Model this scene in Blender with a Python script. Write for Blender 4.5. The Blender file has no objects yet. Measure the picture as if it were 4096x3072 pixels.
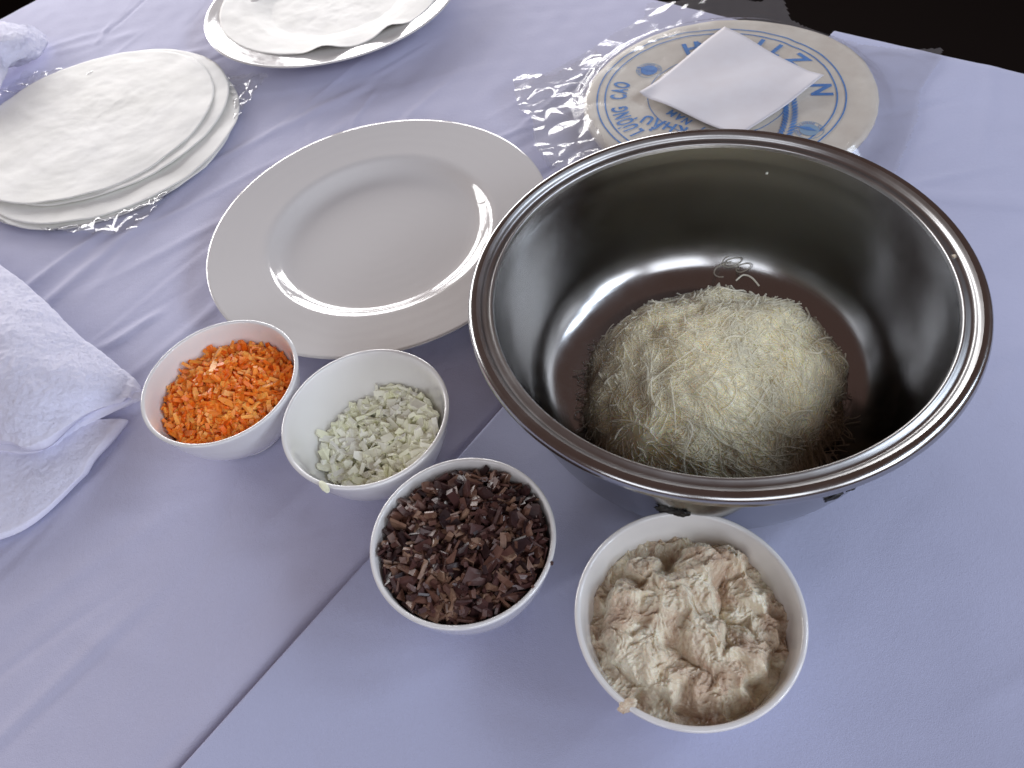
import bpy, bmesh, math, random
import numpy as np
from mathutils import Vector, Matrix, noise, Euler

sc = bpy.context.scene
COL = sc.collection
rng = np.random.default_rng(7)
random.seed(7)

# ------------------------------------------------------------------ camera
CAM_H, PITCH, ROLL, FPX = 0.45896, math.radians(51.777), math.radians(-11.786), 3200.0
cp, sp, cr, sr = math.cos(PITCH), math.sin(PITCH), math.cos(ROLL), math.sin(ROLL)
cam_d = bpy.data.cameras.new('camera')
cam = bpy.data.objects.new('camera', cam_d); COL.objects.link(cam)
fwd = Vector((0, cp, -sp)); upv = Vector((0, sp, cp)); rgt = Vector((1, 0, 0))
right = rgt * cr + upv * sr
up = rgt * -sr + upv * cr
m = Matrix((right, up, -fwd)).transposed().to_4x4()
m.translation = (0, 0, CAM_H)
cam.matrix_world = m
cam_d.sensor_width = 36; cam_d.lens = FPX / 4096 * 36
cam_d.clip_start = 0.01; cam_d.clip_end = 60
cam_d.dof.use_dof = True; cam_d.dof.focus_distance = 0.52; cam_d.dof.aperture_fstop = 16
sc.camera = cam

# ------------------------------------------------------------------ world, windows and fill panels
w = bpy.data.worlds.new('World'); sc.world = w; w.use_nodes = True
bg = w.node_tree.nodes['Background']
bg.inputs[0].default_value = (0.64, 0.39, 0.33, 1); bg.inputs[1].default_value = 0.14

def area_panel(name, loc, target, sx, sy, L, col):
    d = bpy.data.lights.new(name, 'AREA'); d.shape = 'RECTANGLE'; d.size = sx; d.size_y = sy
    d.energy = L * math.pi * sx * sy; d.color = col
    o = bpy.data.objects.new(name, d); COL.objects.link(o); o.location = loc
    o.rotation_euler = (Vector(target) - Vector(loc)).to_track_quat('-Z', 'Y').to_euler()
    return o
# row of tall openings beyond the far left side of the table
for k, az in enumerate((-52, -36, -20, -4, 12)):
    a = math.radians(az); D = 2.3
    loc = (math.sin(a) * D, 0.5 + math.cos(a) * D, 0.57)
    area_panel('window_or_fill_light', loc, (0, .5, .2), 0.585, 0.64, 9.0, (1.0, 0.985, 0.99))
# row of openings on the right-hand side, blue daylight
for k, y in enumerate((-1.35, -0.55, 0.25)):
    area_panel('window_or_fill_light', (2.2, y, 1.75), (0.1, .3, 0), 0.50, 0.75, 9.0, (0.74, 0.85, 1.0))
# unseen fill panels, added behind the camera to soften the shadows
for k, x in enumerate((-2.4, 0.3, 2.9)):
    area_panel('window_or_fill_light', (x, -2.6, 2.3), (0, .3, 0), 2.0, 1.5, 2.7, (0.88, 0.92, 1.0))

vs = sc.view_settings
vs.view_transform = 'Standard'; vs.look = 'None'; vs.gamma = 1.0; vs.exposure = 0.25; vs.use_curve_mapping = False
cy = sc.cycles
cy.max_bounces = 12; cy.diffuse_bounces = 8; cy.glossy_bounces = 6; cy.transmission_bounces = 8; cy.transparent_max_bounces = 24
cy.caustics_reflective = False; cy.caustics_refractive = False
cy.use_denoising = True; cy.sample_clamp_indirect = 6

# ------------------------------------------------------------------ helpers
def at(u, v, z=0.0):
    """point on the level z seen at (u, v) of the 2212 x 1659 view"""
    s = 4096 / 2212
    x = (u * s - 2048) / FPX; y = -(v * s - 1536) / FPX
    x, y = x * cr - y * sr, x * sr + y * cr
    dx, dy, dz = x, cp + y * sp, -sp + y * cp
    t = (z - CAM_H) / dz
    return Vector((t * dx, t * dy, z))

def mesh(name, V, F, mat=None, smooth=True):
    me = bpy.data.meshes.new(name)
    V = np.asarray(V, dtype=np.float64)
    me.from_pydata(V.tolist() if not isinstance(V, list) else V, [], F if isinstance(F, list) else F.tolist())
    if smooth: me.polygons.foreach_set('use_smooth', np.ones(len(me.polygons), dtype=bool))
    if mat: me.materials.append(mat)
    me.update()
    return me

def obj(name, me, parent=None, loc=None):
    o = bpy.data.objects.new(name, me); COL.objects.link(o)
    if parent: o.parent = parent
    if loc is not None: o.location = loc
    return o

def tag(o, label, cat, group=None, kind=None):
    o['label'] = label; o['category'] = cat
    if group: o['group'] = group
    if kind: o['kind'] = kind
    return o

def thing(name, label, cat, loc=(0, 0, 0), rz=0, group=None):
    o = bpy.data.objects.new(name, None); COL.objects.link(o)
    o.location = loc; o.rotation_euler = (0, 0, rz); o.empty_display_size = .02
    return tag(o, label, cat, group)

def lathe(prof, n=128, closed_bottom=True, wob=None):
    V = []; F = []
    for r, z in prof:
        for k in range(n):
            a = 2 * math.pi * k / n
            dz = wob(a, r) if wob else 0
            V.append((r * math.cos(a), r * math.sin(a), z + dz))
    for i in range(len(prof) - 1):
        for k in range(n):
            k2 = (k + 1) % n
            F.append((i * n + k, i * n + k2, (i + 1) * n + k2, (i + 1) * n + k))
    return V, F

def smoothprof(ctrl, n=6):
    """Catmull-Rom through profile points"""
    P = [ctrl[0]] + list(ctrl) + [ctrl[-1]]; out = []
    for i in range(1, len(P) - 2):
        for k in range(n):
            t = k / n; o = []
            for c in (0, 1):
                p0, p1, p2, p3 = P[i-1][c], P[i][c], P[i+1][c], P[i+2][c]
                o.append(.5 * (2*p1 + (p2-p0)*t + (2*p0-5*p1+4*p2-p3)*t*t + (3*p1-p0-3*p2+p3)*t**3))
            out.append(tuple(o))
    out.append(tuple(ctrl[-1]))
    return out

def grid_faces(nu, nv, wrap=False):
    i = np.arange(nu - 1)[:, None]; j = np.arange(nv - 1)[None, :]
    a = (i * nv + j).ravel()
    return np.stack([a, a + nv, a + nv + 1, a + 1], 1)

def vnoise(P, scale, octaves=3, seed=0.0):
    out = np.empty(len(P))
    for k, p in enumerate(P):
        out[k] = noise.fractal((p[0]*scale + seed, p[1]*scale + seed*1.7, p[2]*scale - seed), 0.9, 2.1, octaves)
    return out

# ------------------------------------------------------------------ materials
def mat(name, col, rough=.5, metal=0.0, **kw):
    mt = bpy.data.materials.new(name); mt.use_nodes = True
    b = mt.node_tree.nodes['Principled BSDF']
    b.inputs['Base Color'].default_value = (*col, 1); b.inputs['Roughness'].default_value = rough
    b.inputs['Metallic'].default_value = metal
    for k, v in kw.items():
        b.inputs[k.replace('_', ' ')].default_value = v
    return mt

def N(mt, typ, **kw):
    n = mt.node_tree.nodes.new(typ)
    for k, v in kw.items():
        if k in n.inputs: n.inputs[k].default_value = v
        else: setattr(n, k, v)
    return n

def link(mt, a, b): mt.node_tree.links.new(a, b)
def bsdf(mt): return mt.node_tree.nodes['Principled BSDF']

def coords(mt, kind='Object'):
    return N(mt, 'ShaderNodeTexCoord').outputs[kind]

def noise_ramp(mt, scale, stops, detail=4, rough=.6, kind='Object', dist=0.0, vec=None):
    t = N(mt, 'ShaderNodeTexNoise'); t.inputs['Scale'].default_value = scale; t.inputs['Detail'].default_value = detail
    t.inputs['Roughness'].default_value = rough; t.inputs['Distortion'].default_value = dist
    link(mt, vec or coords(mt, kind), t.inputs['Vector'])
    r = N(mt, 'ShaderNodeValToRGB')
    el = r.color_ramp.elements
    while len(el) > len(stops): el.remove(el[-1])
    while len(el) < len(stops): el.new(0.5)
    for e, (p, c) in zip(el, stops):
        e.position = p; e.color = (*c, 1)
    link(mt, t.outputs['Fac'], r.inputs['Fac'])
    return r.outputs['Color'], t.outputs['Fac']

def bump(mt, height, strength=.3, dist=.001, into=None):
    b = N(mt, 'ShaderNodeBump'); b.inputs['Strength'].default_value = strength; b.inputs['Distance'].default_value = dist
    link(mt, height, b.inputs['Height'])
    if into is not None: link(mt, into, b.inputs['Normal'])
    link(mt, b.outputs['Normal'], bsdf(mt).inputs['Normal'])
    return b.outputs['Normal']

def cloth_mat(name, col, weave=1400, strength=.25):
    mt = mat(name, col, .85); bsdf(mt).inputs['Sheen Weight'].default_value = .08
    c, _ = noise_ramp(mt, 5, [(.3, tuple(x * .95 for x in col)), (.7, tuple(min(1, x * 1.03) for x in col))], 5)
    link(mt, c, bsdf(mt).inputs['Base Color'])
    co = coords(mt)
    t = N(mt, 'ShaderNodeTexNoise'); t.inputs['Scale'].default_value = weave; t.inputs['Detail'].default_value = 2
    link(mt, co, t.inputs['Vector'])
    t2 = N(mt, 'ShaderNodeTexNoise'); t2.inputs['Scale'].default_value = 260; t2.inputs['Detail'].default_value = 4
    link(mt, co, t2.inputs['Vector'])
    n1 = bump(mt, t2.outputs['Fac'], strength * .6, .0006)
    bump(mt, t.outputs['Fac'], strength, .0004, n1)
    return mt

M = {}
M['cloth'] = cloth_mat('lavender_cotton', (.515, .515, .68), 1400, .6)
M['cloth2'] = cloth_mat('lavender_cotton_blue_lit', (.475, .50, .69), 1600, .5)  # same cotton, with the bluer right-hand light put into its colour
M['terry'] = cloth_mat('white_terry', (.76, .76, .91), 900, .6)
def ceramic(name, col, dirty=False):
    mt = mat(name, col, .12); b = bsdf(mt); b.inputs['Coat Weight'].default_value = .7; b.inputs['Coat Roughness'].default_value = .04
    _, f = noise_ramp(mt, 18, [(0, (0, 0, 0)), (1, (1, 1, 1))], 3)
    bump(mt, f, .12, .002)
    return mt
M['ceramic'] = ceramic('white_ceramic', (.82, .815, .81))
M['plate'] = ceramic('plate_glaze', (.66, .64, .63))
def plate_wear(mt):
    # turning rings in the well, streaks of dried water on the glaze
    co = coords(mt)
    wv = N(mt, 'ShaderNodeTexWave', wave_type='RINGS', rings_direction='Z'); wv.inputs['Scale'].default_value = 28; wv.inputs['Distortion'].default_value = 5.0
    wv.inputs['Detail'].default_value = 3; wv.inputs['Detail Scale'].default_value = .6
    link(mt, co, wv.inputs['Vector'])
    old = bsdf(mt).inputs['Normal'].links[0].from_socket
    bump(mt, wv.outputs['Fac'], .035, .0012, old)
    _, f = noise_ramp(mt, 30, [(0, (0, 0, 0)), (1, (1, 1, 1))], 6, .7, dist=1.0)
    mr = N(mt, 'ShaderNodeMapRange'); mr.inputs['From Min'].default_value = .42; mr.inputs['From Max'].default_value = .62
    mr.inputs['To Min'].default_value = .05; mr.inputs['To Max'].default_value = .16
    link(mt, f, mr.inputs['Value']); link(mt, mr.outputs[0], bsdf(mt).inputs['Roughness'])
plate_wear(M['plate'])

# brushed stainless steel
def steel(name='stainless_steel', lo=.16, hi=.24):
    mt = mat(name, (.43, .43, .43), .2, 1.0)
    co = coords(mt)
    sep = N(mt, 'ShaderNodeSeparateXYZ'); link(mt, co, sep.inputs[0])
    # radius and height only: turning marks run round the bowl
    mul = N(mt, 'ShaderNodeVectorMath', operation='MULTIPLY'); mul.inputs[1].default_value = (1, 1, 0)
    link(mt, co, mul.inputs[0])
    ln = N(mt, 'ShaderNodeVectorMath', operation='LENGTH'); link(mt, mul.outputs[0], ln.inputs[0])
    cmb = N(mt, 'ShaderNodeCombineXYZ'); link(mt, ln.outputs['Value'], cmb.inputs[0]); link(mt, sep.outputs[2], cmb.inputs[1])
    t = N(mt, 'ShaderNodeTexNoise'); t.inputs['Scale'].default_value = 700; t.inputs['Detail'].default_value = 3
    link(mt, cmb.outputs[0], t.inputs['Vector'])
    bump(mt, t.outputs['Fac'], .06, .0004)
    _, f = noise_ramp(mt, 40, [(0, (0, 0, 0)), (1, (1, 1, 1))], 6)
    mr = N(mt, 'ShaderNodeMapRange'); mr.inputs['From Min'].default_value = .3; mr.inputs['From Max'].default_value = .75
    mr.inputs['To Min'].default_value = lo; mr.inputs['To Max'].default_value = hi
    link(mt, f, mr.inputs['Value']); link(mt, mr.outputs[0], bsdf(mt).inputs['Roughness'])
    return mt
M['steel'] = steel()
M['steel_matte'] = steel('brushed_steel', .30, .42)
M['steel_rim'] = steel('worn_rim_steel', .16, .26)
M['scar'] = mat('burnt_weld', (.03, .028, .027), .45, .6)

# glass noodles
def noodle_mat(name, col, tw=.35):
    mt = mat(name, col, .22); b = bsdf(mt)
    b.inputs['Subsurface Weight'].default_value = .15; b.inputs['Subsurface Scale'].default_value = .003; b.inputs['Subsurface Radius'].default_value = (1, .95, .8)
    b.inputs['Transmission Weight'].default_value = tw
    b.inputs['IOR'].default_value = 1.33
    return mt
M['noodle'] = noodle_mat('glass_noodle', (.98, .95, .80), .0)
M['noodle_core'] = mat('noodle_mass', (.60, .55, .36), .5)
_c, _f = noise_ramp(M['noodle_core'], 130, [(.35, (.92, .82, .52)), (.65, (.97, .91, .70))], 5)
link(M['noodle_core'], _c, bsdf(M['noodle_core']).inputs['Base Color'])
bump(M['noodle_core'], _f, .8, .0016)
_b = bsdf(M['noodle_core']); _b.inputs['Roughness'].default_value = .3
_b.inputs['Subsurface Weight'].default_value = .6; _b.inputs['Subsurface Scale'].default_value = .014; _b.inputs['Subsurface Radius'].default_value = (1, .72, .35)

def island_mat(name, stops, rough=.4, fine=400, fdist=.0006, fstr=.4, **kw):
    """a colour for each piece, plus fine grain"""
    mt = mat(name, stops[0][1], rough, 0, **kw)
    oi = N(mt, 'ShaderNodeObjectInfo'); ge = N(mt, 'ShaderNodeNewGeometry')
    ad = N(mt, 'ShaderNodeMath', operation='ADD'); link(mt, oi.outputs['Random'], ad.inputs[0]); link(mt, ge.outputs['Random Per Island'], ad.inputs[1])
    fr = N(mt, 'ShaderNodeMath', operation='FRACT'); link(mt, ad.outputs[0], fr.inputs[0])
    co = coords(mt)
    t = N(mt, 'ShaderNodeTexNoise'); t.inputs['Scale'].default_value = fine; t.inputs['Detail'].default_value = 3
    link(mt, co, t.inputs['Vector'])
    mx = N(mt, 'ShaderNodeMath', operation='MULTIPLY_ADD'); link(mt, t.outputs['Fac'], mx.inputs[0]); mx.inputs[1].default_value = .5
    sb = N(mt, 'ShaderNodeMath', operation='SUBTRACT'); link(mt, fr.outputs[0], sb.inputs[0]); sb.inputs[1].default_value = .25
    link(mt, sb.outputs[0], mx.inputs[2])
    r = N(mt, 'ShaderNodeValToRGB'); el = r.color_ramp.elements
    while len(el) < len(stops): el.new(.5)
    for e, (p, c) in zip(el, stops): e.position = p; e.color = (*c, 1)
    link(mt, mx.outputs[0], r.inputs['Fac']); link(mt, r.outputs['Color'], bsdf(mt).inputs['Base Color'])
    bump(mt, t.outputs['Fac'], fstr, fdist)
    return mt
def soften(mt, trans, clear=0.0):
    """let light through: part translucent, part clear"""
    nt = mt.node_tree; b = bsdf(mt); out = nt.nodes['Material Output']
    tl = N(mt, 'ShaderNodeBsdfTranslucent')
    if b.inputs['Base Color'].links: link(mt, b.inputs['Base Color'].links[0].from_socket, tl.inputs['Color'])
    else: tl.inputs['Color'].default_value = b.inputs['Base Color'].default_value
    m1 = N(mt, 'ShaderNodeMixShader'); m1.inputs[0].default_value = trans
    link(mt, b.outputs[0], m1.inputs[1]); link(mt, tl.outputs[0], m1.inputs[2]); last = m1
    if clear:
        tp = N(mt, 'ShaderNodeBsdfTransparent'); m2 = N(mt, 'ShaderNodeMixShader'); m2.inputs[0].default_value = clear
        link(mt, m1.outputs[0], m2.inputs[1]); link(mt, tp.outputs[0], m2.inputs[2]); last = m2
    link(mt, last.outputs[0], out.inputs['Surface'])
soften(M['noodle'], .10, .55)
M['carrot'] = island_mat('carrot_flesh', [(0, (.86, .17, .010)), (.5, (.95, .29, .03)), (1, (.97, .45, .10))], .38, 500,
                         Subsurface_Weight=.25, Subsurface_Scale=.003)
bsdf(M['carrot']).inputs['Subsurface Radius'].default_value = (1, .35, .1)
M['onion'] = island_mat('onion_flesh', [(0, (.92, .93, .70)), (.5, (.97, .97, .82)), (1, (.98, .98, .90))], .22, 300, .0005, .2,
                        Subsurface_Weight=.0)
bsdf(M['onion']).inputs['IOR'].default_value = 1.34
bsdf(M['onion']).inputs['Subsurface Radius'].default_value = (1, 1, .9)
soften(M['onion'], .08); soften(M['carrot'], .06)
M['fungus'] = island_mat('wood_ear', [(0, (.022, .009, .010)), (.45, (.085, .036, .032)), (.8, (.155, .075, .052)), (1, (.27, .165, .11))], .36, 350, .0005, .4)

M['paper_rice'] = mat('rice_paper_white', (.72, .71, .685), .55)
bsdf(M['paper_rice']).inputs['Subsurface Weight'].default_value = .1
bsdf(M['paper_rice']).inputs['Subsurface Scale'].default_value = .002; bsdf(M['paper_rice']).inputs['Subsurface Radius'].default_value = (1, 1, 1)
_c, _f = noise_ramp(M['paper_rice'], 9, [(.3, (.76, .75, .70)), (.7, (.85, .84, .81))], 5)
link(M['paper_rice'], _c, bsdf(M['paper_rice']).inputs['Base Color'])
_t = N(M['paper_rice'], 'ShaderNodeTexNoise'); _t.inputs['Scale'].default_value = 120; _t.inputs['Detail'].default_value = 5
link(M['paper_rice'], coords(M['paper_rice']), _t.inputs['Vector'])
bump(M['paper_rice'], _t.outputs['Fac'], .22, .0010)

M['paper_cream'] = mat('rice_paper_cream', (.66, .60, .50), .45)
_c, _f = noise_ramp(M['paper_cream'], 22, [(.3, (.64, .57, .48)), (.6, (.75, .70, .61)), (.8, (.82, .78, .71))], 5)
link(M['paper_cream'], _c, bsdf(M['paper_cream']).inputs['Base Color'])
bump(M['paper_cream'], _f, .3, .002)
M['print'] = mat('blue_print', (.035, .20, .52), .5)
_c, _f = noise_ramp(M['print'], 260, [(.35, (.012, .17, .55)), (.75, (.05, .27, .66))], 4)
link(M['print'], _c, bsdf(M['print']).inputs['Base Color'])
M['print_pale'] = mat('pale_blue_print', (.22, .38, .55), .5)
M['slip'] = mat('white_paper', (.70, .68, .72), .6)
_c, _f = noise_ramp(M['slip'], 25, [(.3, (.66, .63, .66)), (.7, (.71, .70, .745))], 3)
link(M['slip'], _c, bsdf(M['slip']).inputs['Base Color'])

def film_mat(name, haze=.10, spec=.05):
    mt = bpy.data.materials.new(name); mt.use_nodes = True; nt = mt.node_tree
    nt.nodes.remove(nt.nodes['Principled BSDF'])
    out = nt.nodes['Material Output']
    tr = N(mt, 'ShaderNodeBsdfTransparent'); gl = N(mt, 'ShaderNodeBsdfGlossy'); gl.inputs['Roughness'].default_value = .13
    df = N(mt, 'ShaderNodeBsdfDiffuse'); df.inputs['Color'].default_value = (.7, .7, .75, 1)
    lw = N(mt, 'ShaderNodeLayerWeight'); lw.inputs['Blend'].default_value = .5
    pw = N(mt, 'ShaderNodeMath', operation='POWER'); link(mt, lw.outputs['Facing'], pw.inputs[0]); pw.inputs[1].default_value = 4.0
    mlt = N(mt, 'ShaderNodeMath', operation='MULTIPLY_ADD'); link(mt, pw.outputs[0], mlt.inputs[0]); mlt.inputs[1].default_value = .8; mlt.inputs[2].default_value = spec
    m1 = N(mt, 'ShaderNodeMixShader'); m1.inputs[0].default_value = haze; link(mt, tr.outputs[0], m1.inputs[1]); link(mt, df.outputs[0], m1.inputs[2])
    m2 = N(mt, 'ShaderNodeMixShader'); mlt.use_clamp = True; link(mt, mlt.outputs[0], m2.inputs[0]); link(mt, m1.outputs[0], m2.inputs[1]); link(mt, gl.outputs[0], m2.inputs[2])
    t = N(mt, 'ShaderNodeTexNoise'); t.inputs['Scale'].default_value = 110; t.inputs['Detail'].default_value = 4
    link(mt, coords(mt), t.inputs['Vector'])
    b = N(mt, 'ShaderNodeBump'); b.inputs['Strength'].default_value = .2; b.inputs['Distance'].default_value = .001
    link(mt, t.outputs['Fac'], b.inputs['Height'])
    link(mt, b.outputs[0], gl.inputs['Normal'])
    link(mt, m2.outputs[0], out.inputs['Surface'])
    return mt
M['film'] = film_mat('clear_film')
M['film_bright'] = film_mat('crumpled_film', .18, .10)
M['film_soft'] = film_mat('bunched_film', .22, .07)
M['pile'] = mat('terry_pile', (.80, .80, .94), .9)
M['floor'] = mat('dark_wood_floor', (.006, .004, .0035), .8, 0, Specular_IOR_Level=.05)
M['table'] = mat('dark_table_wood', (.05, .03, .02), .5)

# ------------------------------------------------------------------ setting: floor, table, cloths
E1 = np.array([.72747, .68614]); E2 = np.array([.68614, -.72747])
FAR, LEFT, NEAR, RIGHT, FOLD = .763, -1.232, -.60, .62, -.2557
def st(s, t): return s * E1[0] + t * E2[0], s * E1[1] + t * E2[1]

fl = obj('floor', mesh('floor', [(-6, -6, -.76), (6, -6, -.76), (6, 6, -.76), (-6, 6, -.76)], [(0, 1, 2, 3)], M['floor'], False))
fl['kind'] = 'structure'

def box_st(s0, s1, t0, t1, z0, z1):
    V = [(*st(s, t), z) for z in (z0, z1) for s, t in ((s0, t0), (s1, t0), (s1, t1), (s0, t1))]
    return V, [(3, 2, 1, 0), (4, 5, 6, 7), (0, 1, 5, 4), (1, 2, 6, 5), (2, 3, 7, 6), (3, 0, 4, 7)]
tb = thing('table', 'dark wooden table under the lavender tablecloths', 'table', (0, 0, -.76))
V, F = box_st(NEAR + .02, FAR - .012, LEFT + .012, RIGHT - .02, -.037, -.0095)
o = obj('tabletop', mesh('tabletop', [(x, y, z + .76) for x, y, z in V], F, M['table'], False), tb)
for s in (NEAR + .06, FAR - .1):
    for t in (LEFT + .06, RIGHT - .1):
        V, F = box_st(s, s + .05, t, t + .05, 0.0, .722)
        obj('leg', mesh('leg', V, F, M['table'], False), tb)

def creases(lst, S, T):
    H = np.zeros_like(S)
    for (s0, t0, ang, ln, wd, amp) in lst:
        c, s_ = math.cos(ang), math.sin(ang)
        a = (S - s0) * c + (T - t0) * s_; b = -(S - s0) * s_ + (T - t0) * c
        b = b + .05 * np.sin(a / max(ln, .01) * 3.0) * ln * .3
        H += amp * np.exp(-(b / wd) ** 2) * np.exp(-(a / ln) ** 4)
    return H

def lowfreq(S, T, seed, amp, kmin, kmax, n=14):
    r = np.random.default_rng(seed); H = np.zeros_like(S)
    for k in range(n):
        f = r.uniform(kmin, kmax); a = r.uniform(0, math.pi)
        H += np.sin((S * math.cos(a) + T * math.sin(a)) * f + r.uniform(0, 6.28)) / n
    return H * amp

def lower_cloth():
    step = .0027
    s = np.arange(NEAR - .25, FAR + .22, step); t = np.concatenate([np.arange(LEFT - .22, FOLD + .06, step), np.arange(FOLD + .07, RIGHT + .2, .02)])
    S, T = np.meshgrid(s, t, indexing='ij')
    r = np.random.default_rng(3)
    lst = []
    for k in range(46):    # long fine press creases, near part of the cloth
        lst.append((r.uniform(-.25, .5), r.uniform(-.75, -.3), r.normal(0.05, .22), r.uniform(.04, .16), r.uniform(.0035, .009), r.uniform(-.0014, .0024)))
    for k in range(60):    # thin sharp creases
        lst.append((r.uniform(-.3, .7), r.uniform(-1.1, -.27), r.normal(.1, .5), r.uniform(.02, .09), r.uniform(.0024, .0042), r.uniform(-.0018, .0026)))
    for k in range(16):
        lst.append((r.uniform(-.2, .3), r.uniform(-.7, -.3), r.normal(1.3, .3), r.uniform(.04, .12), r.uniform(.005, .012), r.uniform(-.0008, .0012)))
    for k in range(46):    # bunched wrinkles further back
        lst.append((r.uniform(.1, .76), r.uniform(-1.2, -.5), r.normal(.35, .35), r.uniform(.03, .11), r.uniform(.004, .011), r.uniform(-.0006, .0011)))
    for k in range(10):
        lst.append((r.uniform(.35, .6), r.uniform(-1.1, -.85), r.normal(.5, .15), r.uniform(.05, .1), r.uniform(.006, .012), r.uniform(.0004, .0015)))
    H = creases(lst, S, T) + lowfreq(S, T, 5, .0015, 18, 60) + lowfreq(S, T, 6, .0010, 80, 240, 24)
    H -= .0016 + .0020 * np.exp(-((T - FOLD + .0026) / .0030) ** 2)
    H = np.minimum(H, .0024)
    # the cloth falls over the table edges
    Z = H.copy(); S2 = S.copy(); T2 = T.copy()
    for arr, e, sg in ((S2, FAR, 1), (S2, NEAR, -1), (T2, LEFT, -1), (T2, RIGHT, 1)):
        d = np.maximum((arr - e) * sg, 0); R = .006
        a = np.minimum(d / R, math.pi / 2)
        fall = np.where(d > 0, R * (1 - np.cos(a)) + np.maximum(d - R * math.pi / 2, 0), 0)
        out = np.where(d > 0, R * np.sin(a), 0)
        arr[...] = np.where(d > 0, e + sg * (out + .004 * np.sin(S * 22 + T * 19) * np.minimum(fall / .1, 1)), arr)
        Z = Z - fall
    X = S2 * E1[0] + T2 * E2[0]; Y = S2 * E1[1] + T2 * E2[1]
    return np.stack([X.ravel(), Y.ravel(), Z.ravel() - .0016], 1), grid_faces(len(s), len(t))
def cloth_from(V, F, name, mt):
    me = bpy.data.meshes.new(name)
    me.vertices.add(len(V)); me.vertices.foreach_set('co', V.astype(np.float32).ravel())
    F = F[:, ::-1]
    me.loops.add(F.size); me.loops.foreach_set('vertex_index', F.astype(np.int32).ravel())
    me.polygons.add(len(F)); me.polygons.foreach_set('loop_start', np.arange(0, F.size, 4, dtype=np.int32))
    me.polygons.foreach_set('use_smooth', np.ones(len(F), dtype=bool))
    me.update(calc_edges=True); me.validate()
    me.materials.append(mt)
    return me
V, F = lower_cloth()
o = obj('tablecloth', cloth_from(V, F, 'tablecloth', M['cloth']))
tag(o, 'creased lavender tablecloth lying beneath the other cloth, under the plates and towels', 'tablecloth')

def upper_cloth():
    # profile across the folded edge: underside, round nose, then the top
    R = .0018
    prof = [(FOLD + .05, .0006), (FOLD + .02, .0006), (FOLD + .006, .0005)]
    for k in range(9):
        a = -math.pi / 2 - math.pi * k / 8
        prof.append((FOLD + R + R * math.cos(a) * 1.0, R + .0005 + R * math.sin(a)))
    t = [p[0] for p in prof]; z = [p[1] for p in prof]
    tt = np.concatenate([FOLD + R + np.arange(.002, .12, .0025), np.arange(FOLD + .1235, RIGHT, .0035), np.linspace(RIGHT, RIGHT + .18, 24)])
    zz = np.full(len(tt), 2 * R + .0005)
    t = np.concatenate([t, tt]); z = np.concatenate([z, zz])
    s = np.arange(NEAR - .22, FAR + .2, .0035)
    S, T = np.meshgrid(s, t, indexing='ij'); Z = np.broadcast_to(z, S.shape).copy()
    r = np.random.default_rng(11); lst = []
    for k in range(30):
        lst.append((r.uniform(-.2, .75), r.uniform(-.2, .5), r.normal(.6, .6), r.uniform(.05, .16), r.uniform(.006, .016), r.uniform(-.0005, .0007)))
    for k in range(40):
        lst.append((r.uniform(-.3, .7), r.uniform(-.2, .4), r.normal(.3, .6), r.uniform(.03, .1), r.uniform(.003, .005), r.uniform(-.0009, .0011)))
    lst += [(.60, -.02, 1.25, .12, .006, .0016), (.63, .04, 1.2, .10, .008, .0012)]
    top = np.clip((T - FOLD - .004) / .05, 0, 1) * (np.arange(len(t)) > 11)
    H = creases(lst, S, T) + lowfreq(S, T, 15, .0016, 12, 45) + lowfreq(S, T, 16, .0006, 80, 240, 24)
    Z += np.minimum(H, .0008) * top
    T2 = T + .0012 * np.sin(S * 9) * np.clip(1 - (T - FOLD) / .06, 0, 1); S2 = S.copy()
    for arr, e, sg in ((S2, FAR + .003, 1), (S2, NEAR - .003, -1), (T2, RIGHT, 1)):
        d = np.maximum((arr - e) * sg, 0); R2 = .007
        a = np.minimum(d / R2, math.pi / 2)
        fall = np.where(d > 0, R2 * (1 - np.cos(a)) + np.maximum(d - R2 * math.pi / 2, 0), 0)
        arr[...] = np.where(d > 0, e + sg * (R2 * np.sin(a) + .004), arr)
        Z = Z - fall
    X = S2 * E1[0] + T2 * E2[0]; Y = S2 * E1[1] + T2 * E2[1]
    return np.stack([X.ravel(), Y.ravel(), Z.ravel()], 1), grid_faces(len(s), len(t))
V, F = upper_cloth()
o = obj('tablecloth', cloth_from(V, F, 'tablecloth_top', M['cloth2']))
tag(o, 'smooth lavender tablecloth with straight folded edge, lying under the steel bowl', 'tablecloth')
ZU = .0043     # level of the upper cloth

# ------------------------------------------------------------------ plates
def plate_profile(R, k=1.0):
    inner = [(.0004, .0055), (.03, .0055), (.060, .0055), (.078, .0060), (.086, .0078), (.092, .0118), (.0965, .0158), (.101, .0175), (.108, .0182),
             (.125, .0202), (.140, .0222), (.1455, .0230)]
    edge = [(.1472, .0231), (.1476, .0222), (.1466, .0212)]
    outer = [(.140, .0190), (.120, .0145), (.103, .0105), (.094, .0055), (.086, .0030), (.0845, .0005), (.080, .0002), (.078, .0030), (.05, .0040), (.0004, .0040)]
    k = R / .1475
    f = lambda L: [(r * k, z) for r, z in L]
    return smoothprof(f(inner), 4)[:-1] + smoothprof(f(edge), 3)[:-1] + smoothprof(f(outer), 4)

def plate(loc, R, label, rz=0):
    r = thing('plate', label, 'plate', loc, rz)
    me_p = plate_profile(R)
    n_in = 0
    V, F = lathe(me_p, 160)
    obj('plate_body', mesh('plate_body', V, F, M['plate']), r)
    return r
plate((-.0844, .5427, 0), .1475, 'empty glossy white dinner plate beside the steel bowl')
plate((-.1149, .9715, 0), .153, 'white dinner plate with a rice paper sheet laid on it')

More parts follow.
